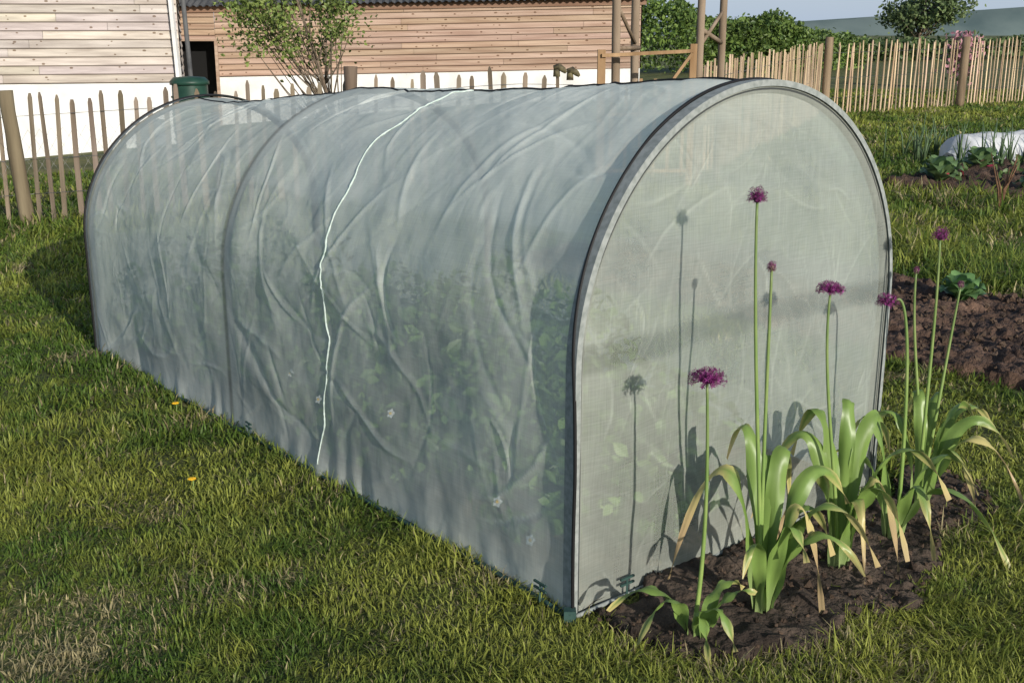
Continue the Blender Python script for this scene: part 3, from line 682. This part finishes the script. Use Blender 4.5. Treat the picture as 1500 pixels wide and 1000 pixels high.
tree('small_orchard_tree',(-1.78,12.1,-.14),2.0,(-2.25,12.1,1.62,.85,.5,.55),3800,.030,(.11,.16,.04),(.24,.30,.08),.03,5,clumps=46,csize=.11)
tree('distant_tree',(27.5,79,0),5,(27.8,79,3.0,2.9,2.4,1.5),4200,.17,(.07,.11,.045),(.16,.21,.08),.16,9,clumps=42,csize=.38)
def hedge(name,pts,n,lsize,c1,c2,thick=1.2,var=.4):
    pts=np.array(pts,float); seg=rng.integers(0,len(pts)-1,n); f=rng.uniform(0,1,n)
    a=pts[seg];b=pts[seg+1]; p=a+(b-a)*f[:,None]; x=p[:,0]; y=p[:,1]+rng.normal(size=n)*thick*.5
    h=p[:,2]*(1-var*.5+var*fbm(x*.8,y*.3,44,4)); z=h*rng.uniform(0,1,n)**.55+rng.normal(size=n)*.06
    br=.45+1.1*fbm(x*1.3,z*1.7+3,45,3)
    return leaf_cloud(name,np.stack([x,y,z],-1),rng.uniform(.5,1.4,n)*lsize,gcols(n,c1,c2)*br[:,None],M_leaf,up=.3)
hedge('hedgerow',[(3.5,43,2.5),(6,43,2.35),(7.5,44,2.1),(9,44,2.2),(10.7,45,1.95),(11.7,46,1.5),(15,50,1.3)],21000,.10,(.06,.11,.03),(.18,.26,.06),1.2,.6)
hedge('field_hedge',[(14,60,1.0),(30,70,1.2),(48,80,1.5),(70,90,1.9)],9000,.22,(.06,.10,.035),(.13,.18,.06),2)
n=700; q=rng.normal(size=(n,3))*np.array([.20,.2,.30]); q=q+np.array([12.0,31.0,.9]); q[:,2]=np.clip(q[:,2],.1,1.45)
cl=gcols(n,(.05,.09,.03),(.08,.12,.04)); pk=rng.uniform(0,1,n)<.6; cl[pk]=np.array([.62,.32,.36])*rng.uniform(.7,1.1,(pk.sum(),1))
leaf_cloud('pink_blossom_shrub',q,rng.uniform(.06,.11,n),cl,M_leaf)
M_hill=mat('hazy_hill',(.085,.12,.12),(.15,.19,.18),scale=.012,rough=1,spec=0)  # aerial haze painted into the bluish base colour
n=400; hx=np.linspace(-2600,3200,n); hh=12+14*np.clip((hx-400)/300,0,1)+8*fbm(hx*.004,hx*0+1,3,3)+5*fbm(hx*.05,hx*0,4,2)+16*np.clip((hx-560)/400,0,1)
v=np.concatenate([np.stack([hx,np.full(n,1500.),np.zeros(n)-2],-1),np.stack([hx,np.full(n,1560.),hh],-1),np.stack([hx,np.full(n,2600.),hh*.8],-1)])
q=[(i,i+1,n+i+1,n+i) for i in range(n-1)]+[(n+i,n+i+1,2*n+i+1,2*n+i) for i in range(n-1)]
quads_obj('hills',v,q,M_hill,smooth=True)

# ------------------------------------------------------------ vegetables
def cabbage(x,y,r,c=(.10,.17,.08),name='cabbage_plant'):
    mb=MB()
    for k in range(13):
        az=k*2.4; t=k/13; L=r*(1-.45*t); rise=r*(.25+.75*t)
        n=6; vs=[];cc=[]
        for i in range(n):
            f=i/(n-1); p=Vector((x,y,.03))+Vector((math.cos(az),math.sin(az),0))*L*f+Vector((0,0,rise*math.sin(f*2.2)))
            sd_=Vector((-math.sin(az),math.cos(az),0)); w_=r*.42*math.sin(math.pi*min(1,.12+f*.83))
            for kk in(-1,0,1): vs.append(p+sd_*w_*kk+Vector((0,0,abs(kk)*w_*.35+.01*math.sin(9*f+kk)))); j=random.uniform(.8,1.25); cc.append((c[0]*j,c[1]*j,c[2]*j))
        mb.add(vs,[(i*3+j,i*3+j+1,i*3+j+4,i*3+j+3) for i in range(n-1) for j in range(2)],0,cc,True)
    mb.obj(name,[M_leaf])
def bp(s,t): p=A+s*Wd+t*To; return float(p[0]),float(p[1])
x_,y_=bp(3.85,1.12); cabbage(x_,y_,.15,(.14,.26,.09))
for i in range(5):
    for (s_,r_) in ((8.5,.26),(9.6,.24)):
        x_,y_=bp(s_+random.uniform(-.15,.15),3.9-i*.95+random.uniform(-.2,.2)); cabbage(x_,y_,r_*random.uniform(.8,1.1),(.15,.24,.10))
x_,y_=bp(7.9,4.6); cabbage(x_,y_,.33,(.16,.26,.10))
on=MB()
for k in range(190):
    x_,y_=bp(10.2+random.uniform(-.5,.9),random.uniform(-3,5.6)); 
    for j in range(3):
        a=random.uniform(0,6.28); h=random.uniform(.25,.5); l=random.uniform(.02,.14)
        on.tube([(x_,y_,0),(x_+l*.4*math.cos(a),y_+l*.4*math.sin(a),h*.6),(x_+l*math.cos(a),y_+l*math.sin(a),h)],[.010,.008,.002],0,4,col=(.13,.20,.10))
on.obj('onion_row',[M_leaf])
ds=MB(); x_,y_=bp(7.1,2.6)
for k in range(8):
    a=random.uniform(0,6.28); ds.tube([(x_,y_,0),(x_+.03*math.cos(a),y_,.2),(x_+.12*math.cos(a),y_+.08*math.sin(a),random.uniform(.32,.5))],[.012,.009,.003],0,5,col=(.8,.55,.4))
ds.obj('dead_shrub',[M_bark])
n=160; P=[];
for k in range(n): x_,y_=bp(8.0+random.uniform(0,2),random.uniform(1,4)); P.append((x_,y_,random.uniform(.08,.2)))
cl=gcols(n,(.08,.13,.04),(.1,.16,.05)); cl[::9]=(.4,.05,.08); leaf_cloud('low_flowering_plants',np.array(P),rng.uniform(.04,.08,n),cl,M_leaf)
M_fleece=mat('white_fleece',(.72,.74,.76),(.82,.83,.84),scale=6,rough=.8,trans=.35)
c0=np.array([4.95,12.9]); dc=np.array([.93,.37]); nc=np.array([-.37,.93]); LU=4.5
uu,vv=np.meshgrid(np.linspace(0,LU,220),np.linspace(0,math.pi,36))
rr=.31*(1-.12*np.abs(np.sin(uu*np.pi/.55))**.6)+.05*(fbm(uu*5,vv*2.,91,3)-.5)+.03*(fbm(uu*14,vv*3.,92,2)-.5); rr=rr*np.clip(uu/.15,.1,1)**.5
px=c0[0]+dc[0]*uu-nc[0]*rr*np.cos(vv)*1.2; py=c0[1]+dc[1]*uu-nc[1]*rr*np.cos(vv)*1.2; pz=np.sin(vv)*rr*1.1
I=np.arange(uu.size).reshape(uu.shape); Q=np.stack([I[:-1,:-1],I[1:,:-1],I[1:,1:],I[:-1,1:]],-1).reshape(-1,4)
quads_obj('fleece_cloche',np.stack([px,py,pz],-1).reshape(-1,3),Q,M_fleece,smooth=True)
